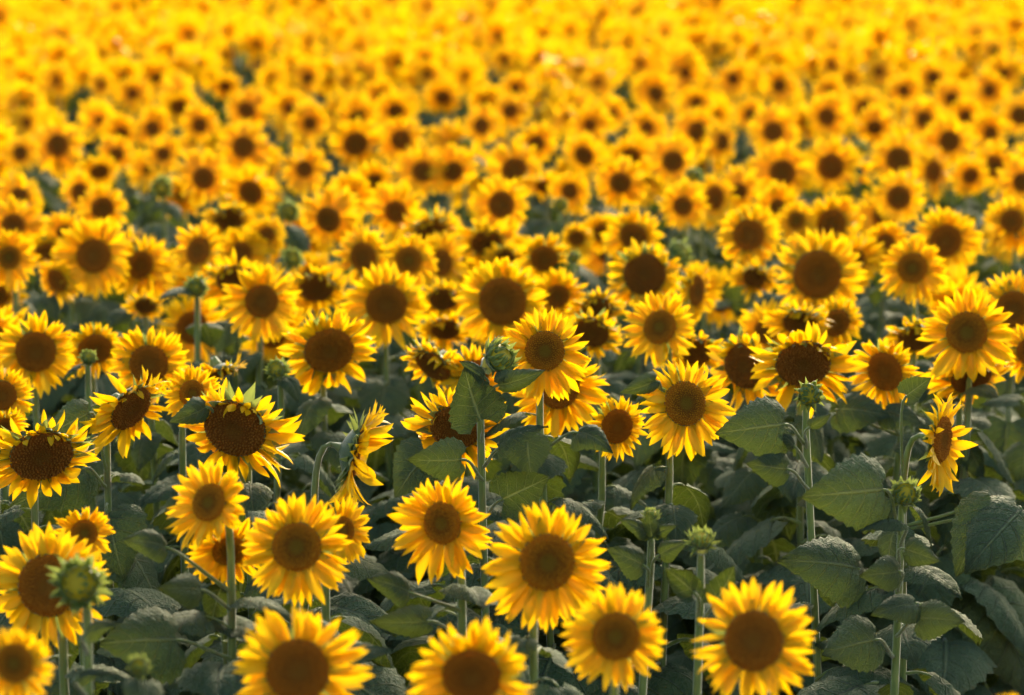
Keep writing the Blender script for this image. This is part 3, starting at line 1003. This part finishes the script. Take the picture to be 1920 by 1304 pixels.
ORD = "first second third fourth fifth sixth seventh eighth ninth tenth eleventh twelfth thirteenth fourteenth fifteenth sixteenth seventeenth eighteenth nineteenth twentieth".split()
BANDS = [(380, 999, "just above the in-focus heads"), (338, 380, "in the nearest blurred row"), (305, 338, "a quarter of the way down the photo"),
         (280, 305, "a little above a quarter down the photo"), (255, 280, "a fifth of the way down the photo"),
         (225, 255, "in the row one sixth down the photo"), (195, 225, "in the row above one sixth down the photo"),
         (165, 195, "in the row an eighth down the photo"), (135, 165, "in the row a tenth down the photo"), (0, 135, "among the highest visible dark discs")]
for lo, hi, where in BANDS:
    band = sorted(b for b in BACK if lo <= b[1] < hi)
    for i, (px, py, od, ra, yw, pt) in enumerate(band):
        look = "drooping" if pt > 24 else "side-turned" if abs(yw) > 20 else "large" if od > 105 else "small" if od < 70 else "round"
        lab = "blurred %s sunflower %s, %s from the left" % (look, where, ORD[i])
        rb = random.Random(int(px * 7 + py))
        yw += rb.gauss(0, 9); pt += rb.gauss(2, 7)
        sunflower(px, py, od, ra, yw, pt, 0.0 if pt < 25 else -.03, 'm', lab, GROUP, False)

for (px, py, d, yw, pt, dz, op, lab, nr) in BUDS:
    sunflower_bud(px, py, d, yw, pt, dz, op, lab, nr)

# ------------------------------------------------------------------ crowded rows between and behind them
GAPS = [(300, 420, 60, 50), (850, 400, 55, 60), (1390, 330, 40, 70), (70, 350, 30, 40), (1620, 330, 25, 40), (1080, 520, 45, 40), (640, 300, 30, 40), (1830, 360, 40, 40), (1010, 410, 30, 30)]
fill = []
tries = 0
rsf = random.Random(21)
while tries < 22000:
    tries += 1
    py = HORIZON + 1010 / math.sqrt(1 + rsf.random() * ((1010 / 366.) ** 2 - 1))   # even over the ground
    px = rsf.uniform(-60, 1980)
    dz = rsf.gauss(-0.13 if py > 400 else -0.07 if py > 150 else -0.02, 0.06)
    P, k = head_point(px, py, dz)
    od = rsf.uniform(.16, .26) * F / k
    if any(((px - gx) / gw) ** 2 + ((py - gy) / gh) ** 2 < 1 for gx, gy, gw, gh in GAPS):
        continue
    bad = False
    for (qx, qy, qd, qk, gx, gy) in PLANTS:
        if (gx - P.x) ** 2 + (gy - P.y - .1) ** 2 < 0.22 ** 2:
            bad = True; break
        if k < qk + .05 and (px - qx) ** 2 + (py - qy) ** 2 < (0.5 * od + 0.36 * qd) ** 2:
            bad = True; break
    if bad:
        continue
    if any((a[7] - P.x) ** 2 + (a[8] - P.y) ** 2 < (0.21 if py < 150 else 0.36 if py < 230 else 0.48) ** 2 for a in fill):
        continue
    fill.append((px, py, od, rsf.uniform(.17, .27) if py < 400 else rsf.uniform(.36, .46), rsf.gauss(0, 28), abs(rsf.gauss(20, 22)), dz, P.x, P.y, k))
fill.sort(key=lambda a: -a[2])
n_single = max(0, 300 - len(SF) - len(BACK))
FROWS = [(400, 999, "down among the sharper heads"), (330, 400, "in the nearest blurred rows"), (290, 330, "a quarter down the photo"),
         (250, 290, "a fifth down the photo"), (210, 250, "a sixth down the photo"), (170, 210, "an eighth down the photo"),
         (130, 170, "a tenth down the photo"), (-99, 130, "in the topmost rows")]
for lo, hi, where in FROWS:
    row = sorted(a for a in fill[:n_single] if lo <= a[1] < hi)
    for side in ("left", "right"):
        half = [a for a in row if (a[0] < 960) == (side == "left")]
        if side == "right":
            half.reverse()
        for i, a in enumerate(half):
            lab = "half-hidden blurred sunflower %s, %s such head from the %s edge" % (where, ORD[min(i, 19)], side)
            sunflower(a[0], a[1], a[2], a[3], a[4], a[5], a[6], 'm', lab, "half-hidden sunflowers in the background", False)

# the rest of the field, far too many and too blurred to pick apart
gs = []
lo_pet = [petal_geo(_rs, nu=3, nv=4, **s) for s in PETAL_SPEC]
far_rings = {}
for v in range(5):
    rs = random.Random(90 + v)
    far_rings[v] = join([lo_pet[k].xf(M, rs.random()) for k, M in petal_layout(rs, .21, 1.0, 'm', 17, 13)])
far_disc = disc_geo(14, 5, sides=4)
for i, g_ in enumerate((far_disc,)):
    g_.mi = [1] * len(g_.f)
far_cal = calyx_geo(); far_cal.mi = [3] * len(far_cal.f)
for a in fill[n_single:]:
    P, k = head_point(a[0], a[1], a[6])
    M, n = head_matrix(P, R(a[4]), R(a[5]) - PITCH, rsf.uniform(0, 6))
    r = a[2] * k / F / 2
    gs.append(far_rings[rsf.randrange(5)].xf(M @ Matrix.Diagonal((r, r, r, 1))))
    gs.append(far_disc.xf(M @ Matrix.Diagonal((r * .21,) * 3 + (1,))))
    gs.append(far_cal.xf(M @ Matrix.Diagonal((r * .21,) * 3 + (1,))))
    st = tube([tuple(P - n * r * .2), (P.x - n.x * .08, P.y - n.y * .08, P.z - .12), (P.x, P.y + .08, 0.4)], [.008, .009, .010], 5)
    st.mi = [3] * len(st.f)
    gs.append(st)
    S = Vector((P.x, P.y + .08, P.z - .15))
    for kk, LM in leaf_spec(rsf, S, Vector((S.x, S.y, 0)), 7, S.z, 0.8):
        b = LEAF_LO[kk % 6][0]
        b.mi = [2] * len(b.f)
        gs.append(b.xf(LM, rsf.random()))
if gs:
    far = obj("distant_sunflowers", mesh("distant_sunflowers", join(gs), [M_PETAL, M_DISC['f'], M_LEAF, M_CALYX]))
    tag(far, "golden mass of distant sunflowers filling the top of the photo", "sunflowers", None, "stuff")
print("plants", len(SF), len(BACK), len(BUDS), "fill", len(fill), "objects", len(bpy.data.objects))
